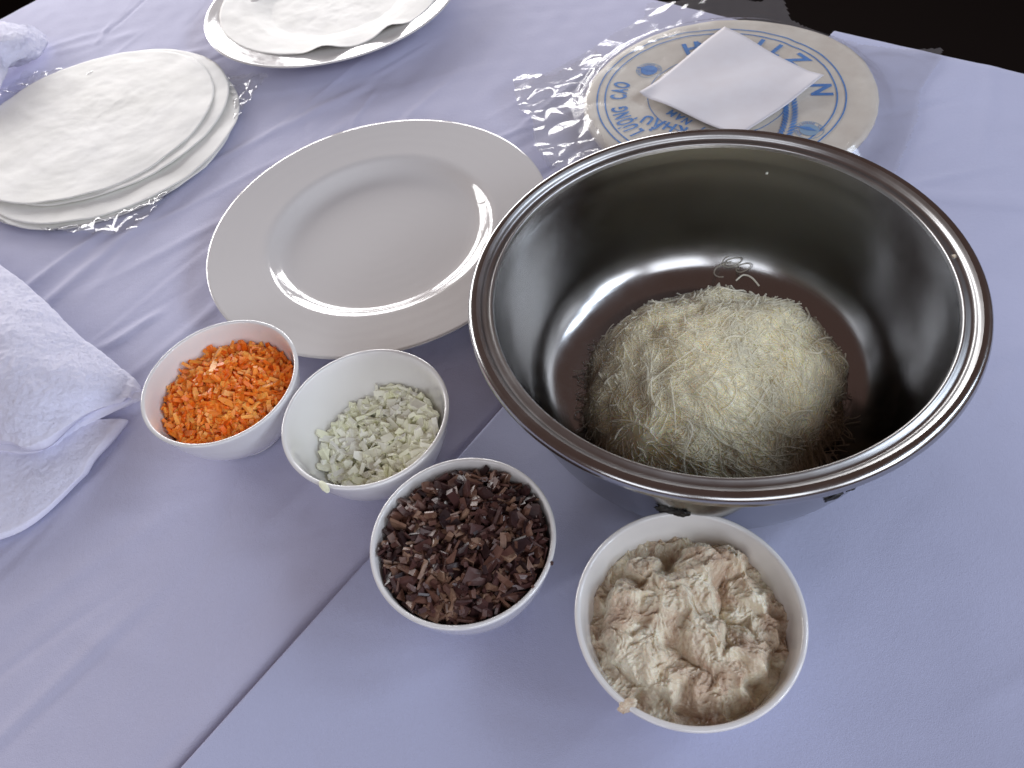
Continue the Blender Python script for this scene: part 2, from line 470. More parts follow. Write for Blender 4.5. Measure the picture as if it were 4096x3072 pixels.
# ------------------------------------------------------------------ small bowls
def bowl_profile(R, H):
    k = R / .055; h = H / .056
    outer = [(.0004, .0035), (.022, .0035), (.0245, .0005), (.0275, .0002), (.0285, .0040), (.0315, .0075), (.0395, .0155), (.0465, .0270), (.0510, .0395), (.0540, .0520)]
    rim = [(.0548, .0545), (.0548, .0558), (.0538, .0565), (.0524, .0562), (.0517, .0550)]
    inner = [(.0505, .0500), (.0480, .0390), (.0440, .0275), (.0370, .0165), (.0270, .0105), (.012, .0082), (.0004, .0080)]
    f = lambda L: [(r * k, z * h) for r, z in L]
    return smoothprof(f(outer), 4)[:-1] + smoothprof(f(rim), 3)[:-1] + smoothprof(f(inner), 4)
def bowl(loc, R, label, H=.056):
    V, F = lathe(bowl_profile(R, H), 112)
    o = obj('bowl', mesh('bowl', V, F, M['ceramic']), None, loc)
    tag(o, label, 'bowl', 'small white bowls of filling')
    return o
BC = (-.1954, .3731, 0); BO = (-.0964, .3173, 0); BF = (-.0448, .2145, ZU); BM = (.0635, .1464, ZU)
bowl(BC, .055, 'small white china bowl filled with chopped orange carrot')
bowl(BO, .055, 'small white china bowl half filled with chopped white onion')
bowl(BF, .0527, 'small white china bowl heaped with chopped dark brown fungus')
bowl(BM, .0575, 'small white china bowl filled with beige minced meat', .058)

# ------------------------------------------------------------------ food pieces
def chunk(L, W, T, seed, taper=.25, bend=0.0, jag=.18):
    """a cut sliver: an irregular bar of 4 cross-sections"""
    r = np.random.default_rng(seed); V = []; F = []
    n = 4
    for i in range(n):
        x = (i / (n - 1) - .5) * L; f = 1 - taper * abs(2 * i / (n - 1) - 1) * r.uniform(.3, 1.6)
        z0 = bend * (x / L * 2) ** 2 * L
        for (a, b) in ((-1, -1), (1, -1), (1, 1), (-1, 1)):
            V.append((x + r.normal(0, jag * .25 * L / n), a * W / 2 * f * (1 + r.normal(0, jag)), z0 + b * T / 2 * f * (1 + r.normal(0, jag))))
    for i in range(n - 1):
        for k in range(4):
            F.append((i*4+k, i*4+(k+1) % 4, (i+1)*4+(k+1) % 4, (i+1)*4+k))
    F += [(3, 2, 1, 0), tuple(4*(n-1)+k for k in range(4))]
    return V, F

def flake(L, W, T, seed, curl=.3, nsides=5):
    """a flat torn scrap with an angular outline, slightly cupped"""
    r = np.random.default_rng(seed); n = nsides
    A = np.sort(r.uniform(0, 2 * math.pi, n) * .35 + np.arange(n) * 2 * math.pi / n)
    V = []; F = []
    for lev in (1, -1):
        for ring in (1.0, .5):
            for a in A:
                q = ring * (1 if ring < 1 else 1)
                x = math.cos(a) * L / 2 * q * (1); y = math.sin(a) * W / 2 * q
                V.append((x, y, 0))
    V = np.array(V)
    jit = np.concatenate([np.tile(1 + r.normal(0, .16, n), 1), np.ones(n)])
    jit = np.concatenate([jit, jit])
    V[:, :2] *= jit[:, None]
    V[:, 2] = curl * (V[:, 0] / L * 2) ** 2 * L * .3 - curl * .4 * V[:, 1] * V[:, 0] / max(L, W)
    V[:2*n, 2] += T / 2; V[2*n:, 2] -= T / 2
    for k in range(n):
        k2 = (k + 1) % n
        F.append((k, k2, n + k2, n + k))
        F.append((2*n + k2, 2*n + k, 3*n + k, 3*n + k2))
        F.append((k2, k, 2*n + k, 2*n + k2))
    F.append(tuple(n + k for k in range(n))); F.append(tuple(3*n + k for k in reversed(range(n))))
    return V.tolist(), F

def rot_for(normal, spin, tilt, r):
    q = Vector(normal).to_track_quat('Z', 'Y')
    e = Euler((r.normal(0, tilt), r.normal(0, tilt), spin))
    return q.to_matrix() @ e.to_matrix()

def inner_radius(z, R=.055, H=.056):
    k = R / .055; h = H / .056
    T = [(.0080, .0), (.0082, .012), (.0105, .027), (.0165, .037), (.0275, .044), (.039, .048), (.050, .0505), (.0562, .0524)]
    return np.interp(z / h, [a for a, b in T], [b for a, b in T]) * k

def heap(root, part, fill, shapes, matl, hfun, rmax, seed, n_top, n_fill, tilt, drop, size=(.7, 1.25), accept=None, lift=(.0, .0015), RH=(.055, .056)):
    """n_top separate pieces on the surface of the heap, the pieces under them joined into one mesh"""
    r = np.random.default_rng(seed)
    meshes = [mesh(part, V, F, matl, False) for V, F in shapes]
    def spot():
        while True:
            a = r.uniform(0, 2 * math.pi); q = math.sqrt(r.uniform(0, 1)); rr = q * rmax
            x, y = rr * math.cos(a), rr * math.sin(a)
            if accept is None or r.uniform() < accept(x, y): return x, y
    def nrm(x, y):
        e = .002
        v = Vector((-(hfun(x+e, y) - hfun(x-e, y)) / (2*e), -(hfun(x, y+e) - hfun(x, y-e)) / (2*e), 1)); return v.normalized()
    def push(w):
        for it in range(3):
            rad = np.hypot(w[:, 0], w[:, 1]); lim = inner_radius(np.clip(w[:, 2], .0082, 1), *RH) - .0006
            lim = np.where(w[:, 2] > RH[1] + .0005, 1.0, lim); ex = rad - lim; k = int(ex.argmax())
            if ex[k] <= 0: break
            w = w - np.array([w[k, 0], w[k, 1], 0]) / rad[k] * ex[k]
        return w
    def inward(me, mx):
        w0 = np.array([tuple(mx @ v.co) for v in me.vertices]); d = (push(w0) - w0)[0]
        return Matrix.Translation(d.tolist()) @ mx
    # blue-noise spread of the top pieces
    pts = []
    for k in range(n_top):
        best = None; bd = -1
        for c in range(8):
            p = spot(); d = min([(p[0]-u)**2 + (p[1]-v)**2 for u, v in pts[-400:]] or [1])
            if d > bd: bd = d; best = p
        pts.append(best)
    for x, y in pts:
        o = obj(part, meshes[r.integers(len(meshes))], root)
        R = rot_for(nrm(x, y), r.uniform(0, 6.283), tilt, r).to_4x4()
        s = r.uniform(*size)
        o.matrix_local = inward(o.data, Matrix.Translation((x, y, hfun(x, y) + r.uniform(*lift))) @ R @ Matrix.Diagonal((s, s, s, 1)))
    V = []; F = []
    for k in range(n_fill):
        x, y = spot(); R = rot_for(nrm(x, y), r.uniform(0, 6.283), tilt * 1.1, r); s = r.uniform(*size)
        p = np.array((x, y, hfun(x, y) - r.uniform(0, 1) * drop))
        v, f = shapes[r.integers(len(shapes))]
        b = len(V); w_ = push(np.array(v) * s @ np.array(R).T + p)
        V += w_.tolist(); F += [tuple(i + b for i in q) for q in f]
    # solid bed so that no gap shows the china
    o = obj(fill, mesh(fill, V, F, matl, False), root); o['kind'] = 'stuff'
    return root

# carrot: heap raised towards the middle, a little higher at the back
def h_carrot(x, y):
    rr = math.hypot(x, y)
    d = math.hypot((x + .004) / .03, (y - .008) / .028)
    return .0370 + .0140 * math.exp(-d * d) + .004 * math.exp(-((x - .02)**2 + (y + .02)**2) / .0004) + .0025 * noise.noise((x * 110, y * 110, 3))
rs = np.random.default_rng(21)
shapes = [chunk(rs.uniform(.0055, .0105), rs.uniform(.0022, .0040), rs.uniform(.0014, .0026), 100 + k, .25, rs.uniform(-.05, .08)) for k in range(14)]
shapes += [chunk(rs.uniform(.012, .018), rs.uniform(.0024, .0034), rs.uniform(.0014, .0020), 130 + k, .3, rs.uniform(-.06, .08), .12) for k in range(3)]
g = thing('chopped_carrot', 'heap of finely chopped orange carrot in a small white bowl', 'carrot', BC)
heap(g, 'carrot_piece', 'carrot_bed', shapes, M['carrot'], h_carrot, .047, 31, 300, 2000, .6, .009, (.7, 1.35))

# onion: lies low, banked up against the right-hand side
def h_onion(x, y):
    u = x * .9 + y * -.1
    return .0215 + .0105 / (1 + math.exp(-(u - .004) / .008)) + .0035 * math.exp(-((x + .006)**2 + (y - .004)**2) / .0003) + .004 * noise.noise((x * 90, y * 90, 8))
rs = np.random.default_rng(22)
shapes = [flake(rs.uniform(.006, .0105), rs.uniform(.0045, .0075), rs.uniform(.0016, .0028), 200 + k, rs.uniform(.1, .5), int(rs.integers(4, 6))) for k in range(12)]
shapes += [chunk(rs.uniform(.007, .015), rs.uniform(.003, .0045), rs.uniform(.0012, .0022), 230 + k, .3, .06) for k in range(4)]
g = thing('chopped_onion', 'pile of chopped translucent white onion in a small white bowl', 'onion', BO)
heap(g, 'onion_piece', 'onion_bed', shapes, M['onion'], h_onion, .0425, 32, 200, 460, .65, .008, (.85, 1.75))

# wood-ear fungus: brimming
def h_fungus(x, y):
    rr = math.hypot(x, y)
    return .0500 + .010 * max(0, 1 - (rr / .047)**2) + .0030 * noise.noise((x * 100, y * 100, 5))
rs = np.random.default_rng(23)
shapes = [flake(rs.uniform(.0055, .0095), rs.uniform(.0035, .0065), rs.uniform(.0006, .0010), 300 + k, rs.uniform(-.5, .7), int(rs.integers(4, 7))) for k in range(12)]
shapes += [flake(rs.uniform(.008, .011), rs.uniform(.005, .0075), rs.uniform(.0007, .0011), 360 + k, rs.uniform(-.8, .9), int(rs.integers(4, 7))) for k in range(5)]
shapes += [chunk(rs.uniform(.0045, .0085), rs.uniform(.0016, .0028), rs.uniform(.0012, .0022), 330 + k, .15, rs.uniform(0, .1), .12) for k in range(10)]
g = thing('chopped_fungus', 'heap of chopped dark brown wood ear fungus in a small white bowl', 'fungus', BF)
heap(g, 'fungus_piece', 'fungus_bed', shapes, M['fungus'], h_fungus, .0465, 33, 300, 1100, .62, .009, (1.0, 2.15), RH=(.0527, .056))

# ------------------------------------------------------------------ minced meat
def meat():
    n = 300; R = .0525
    g = np.linspace(-R, R, n)
    X, Y = np.meshgrid(g, g, indexing='ij')
    # big lobes (x, y, rx, ry, top, turn)
    H = np.full(X.shape, .039)
    lobes = [(-.004, .010, .024, .020, .052, .5), (.012, .024, .017, .013, .053, .9), (-.028, .012, .012, .017, .049, -.3), (-.022, -.010, .018, .014, .045, .6),
             (.004, -.008, .014, .019, .050, .2), (.020, -.022, .019, .014, .045, .5), (.032, .006, .013, .016, .042, 0), (-.010, -.030, .016, .011, .040, -.4),
             (-.014, .030, .011, .009, .046, 0), (.008, -.036, .014, .009, .040, .2), (-.034, -.004, .010, .013, .042, .2), (.034, -.010, .010, .011, .041, .4), (.030, .026, .010, .010, .045, 0)]
    for (cx, cy, rx, ry, top, tn) in lobes:
        c, s = math.cos(tn), math.sin(tn)
        u = ((X - cx) * c + (Y - cy) * s) / rx; v = (-(X - cx) * s + (Y - cy) * c) / ry
        q = u*u + v*v
        z = .036 + (top + .0095 - .036) * np.sqrt(np.clip(1 - q * .82, 0, 1))
        H = np.where(q < 1.2, np.maximum(H, z), H)
    flat = np.stack([X.ravel(), Y.ravel(), np.zeros(X.size)], 1)
    nz = np.empty(X.size); nz2 = np.empty(X.size); wx = np.empty(X.size); wy = np.empty(X.size)
    for k, (x, y, _) in enumerate(flat):
        v = Vector((x, y, 0))
        a = noise.noise_vector(v * 60) * .35
        nz[k] = noise.ridged_multi_fractal(v * 48 + a, .9, 2.1, 4, 1.0, 2.0)
        nz2[k] = noise.fractal(v * 170, .5, 2.1, 4) + .35 * noise.noise(v * 620)
        wv = noise.noise_vector(v * 120 + Vector((3, 7, 1))); wx[k] = wv.x; wy[k] = wv.y
    Z = H.ravel() + (nz - 1.1) * .0050 + nz2 * .0016
    Xd = X.ravel() + wx * .0036; Yd = Y.ravel() + wy * .0036
    rad = np.hypot(Xd, Yd)
    lim = inner_radius(np.clip(Z, .009, .0562), .0575, .058) - .0008
    Z = np.minimum(Z, .066 - np.clip((rad - .036) / .014, 0, 1) * .013)
    keep = (rad < lim + .002).reshape(n, n)
    Vv = np.stack([Xd, Yd, Z], 1)
    F = grid_faces(n, n)
    kf = keep.ravel()[F].all(1)
    F = F[kf][:, ::1]
    used = np.unique(F); mp = -np.ones(len(Vv), int); mp[used] = np.arange(len(used))
    return Vv[used], mp[F]
mm = mat('minced_meat', (.55, .42, .33), .22, 0, Subsurface_Weight=.35, Subsurface_Scale=.004)
bsdf(mm).inputs['Subsurface Radius'].default_value = (1, .7, .5)
c1, f1 = noise_ramp(mm, 55, [(.30, (.42, .27, .19)), (.42, (.60, .47, .35)), (.54, (.77, .69, .54)), (.68, (.90, .85, .70))], 6, .65, dist=.6)
link(mm, c1, bsdf(mm).inputs['Base Color'])
_t = N(mm, 'ShaderNodeTexNoise'); _t.inputs['Scale'].default_value = 900; _t.inputs['Detail'].default_value = 4
link(mm, coords(mm), _t.inputs['Vector'])
bump(mm, _t.outputs['Fac'], .7, .0012)
V, F = meat()
o = obj('minced_meat', mesh('minced_meat', V, [tuple(q) for q in F.tolist()], mm), None, BM)
tag(o, 'lumpy beige and pink minced meat mounded in a small white bowl', 'minced meat')

def blob(r0, seed, flat=1.0, jag=.3):
    bm = bmesh.new(); bmesh.ops.create_icosphere(bm, subdivisions=3, radius=r0)
    for v in bm.verts:
        v.co *= 1 + jag * 1.0 * noise.fractal(v.co / r0 * 1.5 + Vector((seed, seed * 2, 0)), .6, 2.1, 4); v.co.z *= flat
    me = bpy.data.meshes.new('scrap'); bm.to_mesh(me); bm.free()
    return me
def scrap(name, loc, r0, mt, label, cat, seed, flat=.6, scale=(1, 1, 1)):
    me = blob(r0, seed, flat); me.materials.append(mt)
    o = obj(name, me, None, loc); o.scale = scale; o.rotation_euler = (0, 0, seed)
    return tag(o, label, cat)
p = at(1354, 1524, BM[2] + .0575)
scrap('meat_scrap', p, .0032, mm, 'small scrap of minced meat stuck on the rim of its bowl', 'meat scrap', 1.9, .6, (.9, 1.5, .9))
p = at(700, 1051, .0572); scrap('onion_scrap', p, .003, M['onion'], 'small bit of onion stuck on the rim of its bowl', 'onion scrap', 2.1, .35, (1.7, .7, 1))
p = at(1191, 1216, ZU + .0555); scrap('fungus_scrap', p, .0012, M['fungus'], 'dark fungus crumb stuck outside its bowl below the rim', 'fungus scrap', 3.4, .8)
p = at(1163, 1174 + 95, ZU + .0563); scrap('fungus_scrap', at(1151, 1267, ZU + .0566), .0009, M['fungus'], 'tiny dark fungus crumb on the rim of its bowl', 'fungus scrap', 4.4, .8)

# ------------------------------------------------------------------ steel mixing bowl
BB = Vector((.1286, .3167, ZU))
RB = .1468
def steel_profile():
    outer = [(.0004, .0045), (.078, .0045), (.082, .0006), (.0880, .0002), (.1030, .0060), (.1140, .0170), (.1222, .0350), (.1278, .0600), (.1312, .0850), (.1330, .0985), (.1352, .1010)]
    # rolled outer edge
    roll = [(.1400, .1015), (.1448, .1022), (.1468, .1050), (.1462, .1085), (.1440, .1103), (.1412, .1102), (.1392, .1088), (.1380, .1068), (.1362, .1062), (.1345, .1068),
            (.1330, .1075), (.1318, .1068), (.1312, .1045)]
    inner = [(.1304, .0960), (.1294, .0850), (.1258, .0600), (.1205, .0370), (.1150, .0240), (.1070, .0140), (.0970, .0085), (.0870, .0064), (.070, .0057), (.04, .0056), (.0004, .0056)]
    return smoothprof(outer, 5), smoothprof(roll[:6], 4), smoothprof(roll[5:], 4), smoothprof(inner, 7)
sb = thing('mixing_bowl', 'large stainless steel mixing bowl holding glass noodles', 'mixing bowl', BB)
po, pr_, pl_, pi_ = steel_profile()
V, F = lathe(po + [pr_[0]], 192); obj('outer_wall', mesh('outer_wall', V, F, M['steel']), sb)
V, F = lathe(pr_, 192); obj('rolled_rim', mesh('rolled_rim', V, F, M['steel_rim']), sb)
V, F = lathe(pl_, 192); obj('rim_ledge', mesh('rim_ledge', V, F, M['steel_matte']), sb)
V, F = lathe([pl_[-1]] + pi_, 192); obj('inner_wall', mesh('inner_wall', V, F, M['steel']), sb)
def scar(u, v, wd, seed):
    me = blob(1.0, seed, 1.0, .5); me.materials.append(M['scar'])
    p = at(u, v, ZU + .060) - BB
    a = math.atan2(p.y, p.x); r0 = .1280
    o = obj('weld_scar', me, sb, (r0 * math.cos(a), r0 * math.sin(a), .060))
    o.rotation_euler = (0, 0, a); o.scale = (.0018, wd, .0032)
scar(1440, 1098, .006, 1.0); scar(1470, 1103, .005, 2.0); scar(1800, 1070, .006, 3.0); scar(1840, 1050, .004, 5.0)

p = at(1655, 378, ZU + .088)
a_ = math.atan2(p.y - BB.y, p.x - BB.x)
scrap('food_crumb', (BB.x + .1292 * math.cos(a_), BB.y + .1292 * math.sin(a_), ZU + .088), .0009, M['onion'], 'tiny white crumb stuck high on the inner wall of the steel bowl', 'crumb', .7, .8)
p = at(2060, 552, ZU + .107)
a_ = math.atan2(p.y - BB.y, p.x - BB.x)
scrap('food_crumb', (BB.x + .1355 * math.cos(a_), BB.y + .1355 * math.sin(a_), ZU + .1066), .0013, mm, 'tiny beige crumb on the ledge of the steel bowl rim', 'crumb', 1.2, .6)

# ------------------------------------------------------------------ glass noodles
ND = Vector((.1280, .3015, ZU + .0056))
NA, NB, NH, NROT = .080, .084, .064, math.radians(-15)
def rho(d):
    x = d.x * math.cos(NROT) + d.y * math.sin(NROT); y = -d.x * math.sin(NROT) + d.y * math.cos(NROT)
    a = math.atan2(y, x); bu = 1 + .06 * math.sin(2 * a + 1) + .04 * math.sin(3 * a + .5)
    h = math.sqrt((x / (NA * bu))**2 + (y / (NB * bu))**2); q = 2.35
    r_ = (h**q + (max(d.z, 0) / NH)**q) ** (-1 / q)
    return r_ * (1 + .085 * noise.noise(d * 2.3 + Vector((5, 1, 2))) + .03 * noise.noise(d * 7))
def mound(a, e):
    ph = e * math.pi / 2
    d = Vector((math.cos(a) * math.cos(ph), math.sin(a) * math.cos(ph), math.sin(ph)))
    return d * rho(d)
def mound_normal(d):
    t1 = d.orthogonal().normalized(); t2 = d.cross(t1); e = .04
    f = lambda v: v.normalized() * rho(v.normalized())
    n = (f(d + t1 * e) - f(d - t1 * e)).cross(f(d + t2 * e) - f(d - t2 * e)).normalized()
    return n if n.dot(d) > 0 else -n
nd = thing('glass_noodles', 'mound of soaked translucent glass noodles in the steel mixing bowl', 'noodles', ND)
V = []; F = []; na, ne = 96, 40
for j in range(ne):
    for i in range(na):
        V.append(tuple(mound(2 * math.pi * i / na, j / (ne - 1) * .995) * .997))
for j in range(ne - 1):
    for i in range(na):
        i2 = (i + 1) % na; F.append((j*na+i, j*na+i2, (j+1)*na+i2, (j+1)*na+i))
F.append(tuple((ne-1)*na+i for i in range(na)))
obj('noodle_core', mesh('noodle_core', V, F, M['noodle_core']), nd)

def tube(path, rad, sides=5):
    V = []; F = []; n = len(path); prev = None
    for i, p in enumerate(path):
        t = (path[min(i+1, n-1)] - path[max(i-1, 0)]).normalized()
        ref = Vector((0, 0, 1)) if abs(t.z) < .9 else Vector((1, 0, 0))
        u = t.cross(ref).normalized() if prev is None else (prev - t * prev.dot(t)).normalized()
        prev = u; v = t.cross(u)
        for k in range(sides):
            a = 2 * math.pi * k / sides
            V.append(tuple(p + u * (rad * math.cos(a)) + v * (rad * math.sin(a))))
    for i in range(n - 1):
        for k in range(sides):
            k2 = (k + 1) % sides; F.append((i*sides+k, i*sides+k2, (i+1)*sides+k2, (i+1)*sides+k))
    F += [tuple(reversed(range(sides))), tuple((n-1)*sides+k for k in range(sides))]
    return V, F

def strand(r, length, off, lift0=0, lift1=0, curl=None, steps=10, wild=.3):
    while True:
        d = Vector(r.normal(0, 1, 3)); d.z = abs(d.z) * .9
        d.normalize()
        # spread evenly over the surface
        if r.uniform() < rho(d)**2 / .0075: break
    p = d * rho(d); n = mound_normal(d)
    t = n.cross(noise.noise_vector(p * 16 + Vector((9, 2, 4)))).normalized()
    t = (Matrix.Rotation(r.normal(0, wild), 3, n) @ t)
    if curl is None: curl = r.normal(0, .13)
    path = []; ds = length / steps
    for i in range(steps + 1):
        k = i / steps
        path.append(p + n * (off + lift0 * (1 - k)**2 + lift1 * k * k))
        p = p + t * ds; d = p.normalized()
        if d.z < .0: d.z = .0; d.normalize()
        p = d * rho(d); n = mound_normal(d)
        t = (t - n * t.dot(n)).normalized(); t = Matrix.Rotation(curl + r.normal(0, .07), 3, n) @ t
    return path
r = np.random.default_rng(77)
V = []; F = []
for k in range(5200):
    L = r.uniform(.008, .034)
    path = strand(r, L, r.uniform(-.0006, .0003), max(0, r.normal(-.0010, .0009)), max(0, r.normal(-.0008, .0013)), steps=8, wild=.45)
    v, f = tube(path, r.uniform(.00042, .00058), 4)
    b = len(V); V += v; F += [tuple(i + b for i in q) for q in f]
# short cut ends standing out of the mass
for k in range(600):
    path = strand(r, r.uniform(.003, .008), -.0003, 0, r.uniform(.0005, .0035), steps=4, wild=1.5)
    v, f = tube(path, r.uniform(.0005, .00065), 5)
    b = len(V); V += v; F += [tuple(i + b for i in q) for q in f]
# frayed skirt lying on the bowl floor round the mound
for k in range(900):
    a = r.uniform(0, 6.283); wgt = 1.0
    if r.uniform() < .75: a = r.normal(math.radians(-78), .24)
    base = mound(a, r.uniform(.0, .3 if abs(a + 1.36) < .5 else .12)); out = Vector((base.x, base.y, 0)).normalized()
    sd = Vector((-out.y, out.x, 0)); L = r.uniform(.006, .020) * (1.25 if abs(a + 1.36) < .5 else .7)
    th = r.normal(0, .9); bend = r.normal(0, 1.0); path = []; p = base.copy(); p.z = max(p.z, .001)
    for i in range(6):
        path.append(p.copy()); d = out * math.cos(th) + sd * math.sin(th); p = p + d * (L / 5)
        q_ = (p + ND - BB).to_2d(); rr = q_.length
        if rr > .113: q_ *= .113 / rr; p.x, p.y = q_.x + BB.x - ND.x, q_.y + BB.y - ND.y; rr = .113
        floor_z = float(np.interp(rr, [0, .087, .097, .107, .115, .1205, .1258], [.0056, .0064, .0085, .014, .024, .037, .06])) - .0056 + .0008
        p.z = max(floor_z + .0005, p.z * .8 + r.uniform(-.0005, .0012)); th += bend * .25
    v, f = tube(path, r.uniform(.0004, .0006), 4)
    b = len(V); V += v; F += [tuple(i + b for i in q) for q in f]
o = obj('noodle_mass', mesh('noodle_mass', V, F, M['noodle']), nd); o['kind'] = 'stuff'
# single strands that stand clear of the mass
for k in range(70):
    path = strand(r, r.uniform(.012, .036), .0008, r.uniform(-.001, .0006), r.uniform(.0, .003), r.normal(0, .2), steps=12, wild=1.2)
    v, f = tube(path, r.uniform(.00055, .0007), 6)
    obj('noodle_strand', mesh('noodle_strand', v, f, M['noodle']), nd)
def bez(pts, n=22):
    pr = smoothprof([(p[0], p[1]) for p in pts], 6); pz = smoothprof([(p[2], 0) for p in pts], 6)
    return [Vector((a[0], a[1], b[0])) for a, b in zip(pr, pz)]
# loops of noodle behind the mound
for (u, v, z, ra, turns, ph) in ((1586, 566, .020, .0058, 1.7, .4), (1604, 580, .019, .0042, 1.2, 2.5), (1572, 590, .020, .0085, .45, 1.2)):
    c0 = at(u, v, z + ZU) - ND; path = []
    for i in range(26):
        t_ = i / 25; a_ = ph + t_ * turns * 6.283; q = ra * (1.15 - .35 * t_ + .25 * math.sin(a_ * .7 + ph))
        path.append(c0 + Vector((q * math.cos(a_) * 1.25, q * math.sin(a_) * .8, .0012 * math.sin(a_ * 1.3) + .0016 * t_)))
    v_, f_ = tube(path, .00055, 6)
    obj('noodle_strand', mesh('noodle_strand', v_, f_, M['noodle']), nd)
for pts in ([(1590, 606, .050), (1606, 594, .050), (1624, 600, .049), (1640, 618, .046)],
            [(1483, 905, .062), (1496, 930, .060), (1478, 985, .052), (1482, 1030, .040), (1490, 1050, .034)],
            [(1540, 870, .064), (1590, 862, .062), (1640, 842, .060), (1672, 815, .058), (1690, 808, .056)],
            [(1500, 850, .066), (1510, 820, .068), (1535, 805, .068), (1560, 790, .068), (1562, 772, .070)]):
    P = [at(*q) - ND + Vector((0, 0, .0)) for q in [(a, b, z + ZU) for a, b, z in pts]]
    v, f = tube(bez([tuple(q) for q in P]), .00065, 6)
    obj('noodle_strand', mesh('noodle_strand', v, f, M['noodle']), nd)

# ------------------------------------------------------------------ rice paper sheets
def sheet(cx, cy, z, R, seed, label, group, amp=.0010, tilt=(0, 0), edge=.0006, th=.0006, n_r=60, n_a=150, flaps=(), dish=None, rag=.003):
    rr = np.random.default_rng(seed); V = []; F = []
    ph = rr.uniform(0, 6.28, 12)
    for lev in (0, 1):
        for i in range(n_r):
            q = (i + .02) / (n_r - 1 + .02)
            for k in range(n_a):
                a = 2 * math.pi * k / n_a
                rad = R * q * (1 + q**4 * (rag * math.sin(3*a+ph[0]) + rag * .7 * math.sin(7*a+ph[1]) + rag*.35 * math.sin(19*a+ph[2])))
                x, y = rad * math.cos(a), rad * math.sin(a)
                p = Vector((x * 26 + seed, y * 26, seed * 3.1))
                h = amp * noise.fractal(p, .8, 2.2, 4) + amp * .6 * (noise.ridged_multi_fractal(Vector((x * 30 + y * 22 + seed, (y - x) * 9, 1.5)), 1, 2, 2, 1, 2) - 1)
                h += edge * q**6 * (math.sin(5*a+ph[4]) * .6 + math.sin(9*a+ph[5]) * .5)
                h += tilt[0] * x + tilt[1] * y
                for (fa, fw, fh) in flaps:
                    da = (a - fa + math.pi) % (2*math.pi) - math.pi
                    h += fh * math.exp(-(da / fw)**2) * q**8
                if dish: h += dish(math.hypot(x, y))
                V.append((x, y, h - (th if lev == 0 else 0)))
    nn = n_r * n_a
    for lev in (0, 1):
        o_ = lev * nn
        for i in range(n_r - 1):
            for k in range(n_a):
                k2 = (k + 1) % n_a; f = (o_+i*n_a+k, o_+(i+1)*n_a+k, o_+(i+1)*n_a+k2, o_+i*n_a+k2)
                F.append(f if lev else f[::-1])
        c = tuple(o_ + k for k in range(n_a)); F.append(c if lev else c[::-1])
    for k in range(n_a):
        k2 = (k + 1) % n_a; e = (n_r - 1) * n_a
        F.append((e + k, e + k2, nn + e + k2, nn + e + k))
    o = obj('rice_paper', mesh('rice_paper', V, F, M['paper_rice']), None, (cx, cy, z))
    return tag(o, label, 'rice paper', group)
G = 'loose round rice paper sheets'
sheet(-.366, .790, .0038, .1375, 1, 'round white rice paper at the bottom of the stack on clear film', G)
sheet(-.3635, .797, .0062, .1392, 2, 'round white rice paper in the stack on film, showing a wide lower margin', G, .0008, edge=.0006)
sheet(-.374, .8245, .0094, .1385, 3, 'round white rice paper second from the top of the stack on film', G, .0008, edge=.0006)
sheet(-.387, .8255, .0113, .1360, 4, 'round white rice paper topmost on the stack, with fine ridges', G, .0008, edge=.0006)
dish = lambda q: float(np.interp(q, [0, .08, .1, .115, .16], [-.013, -.012, -.004, -.002, .0012]))
sheet(-.112, .984, .0215, .1385, 9, 'round white rice paper with wavy lifted edge lying on a plate', G, .0009, edge=.0008,
      flaps=((-1.66, .13, .008), (-1.12, .12, .008)), dish=dish)

# ------------------------------------------------------------------ clear film
def film(name, outline, label, seed, z0, amp, parent=None, ground=None, n=120, calm=None, cat='plastic film', fs=34, mt='film'):
    """crumpled thin film over a polygon (world xy); ground(x, y) is what it lies on"""
    P = np.array([(p[0], p[1]) for p in outline])
    lo, hi = P.min(0), P.max(0); step = max(hi - lo) / n
    gx = np.arange(lo[0], hi[0] + step, step); gy = np.arange(lo[1], hi[1] + step, step)
    X, Y = np.meshgrid(gx, gy, indexing='ij')
    def inside(x, y):
        c = np.zeros(x.shape, bool); j = len(P) - 1
        for i in range(len(P)):
            xi, yi = P[i]; xj, yj = P[j]
            cond = ((yi > y) != (yj > y)) & (x < (xj - xi) * (y - yi) / (yj - yi + 1e-12) + xi)
            c ^= cond; j = i
        return c
    ins = inside(X, Y).ravel()
    xs, ys = X.ravel(), Y.ravel(); Z = np.zeros(len(xs))
    for k in range(len(xs)):
        if not ins[k]: continue
        v = Vector((xs[k], ys[k], seed))
        # facet-like crumple: distance to random planes
        q = noise.voronoi(v * fs + noise.noise_vector(v * fs * .7) * .6)[0]
        h = amp * ((1 - abs(noise.noise(v * fs * .5))) * .6 + 1.0 * (q[1] - q[0]))
        if calm: h *= calm(xs[k], ys[k])
        Z[k] = (ground(xs[k], ys[k]) if ground else 0) + z0 + h
    Fq = grid_faces(*X.shape); Fq = Fq[ins[Fq].all(1)]
    used = np.unique(Fq); mp = -np.ones(len(xs), int); mp[used] = np.arange(len(used))
    Vv = np.stack([xs, ys, Z], 1)[used]
    o = obj(name, mesh(name, Vv, [tuple(q) for q in mp[Fq].tolist()], M[mt], True), parent)
    if not parent: tag(o, label, cat)
    return o
ol = [at(u, v, .003) for u, v in ((-30, 480), (60, 492), (130, 506), (235, 516), (300, 492), (370, 420), (430, 350), (505, 270), (530, 235), (552, 205), (585, 168), (545, 160), (500, 165), (420, 130), (200, 150), (60, 160), (-30, 230))]
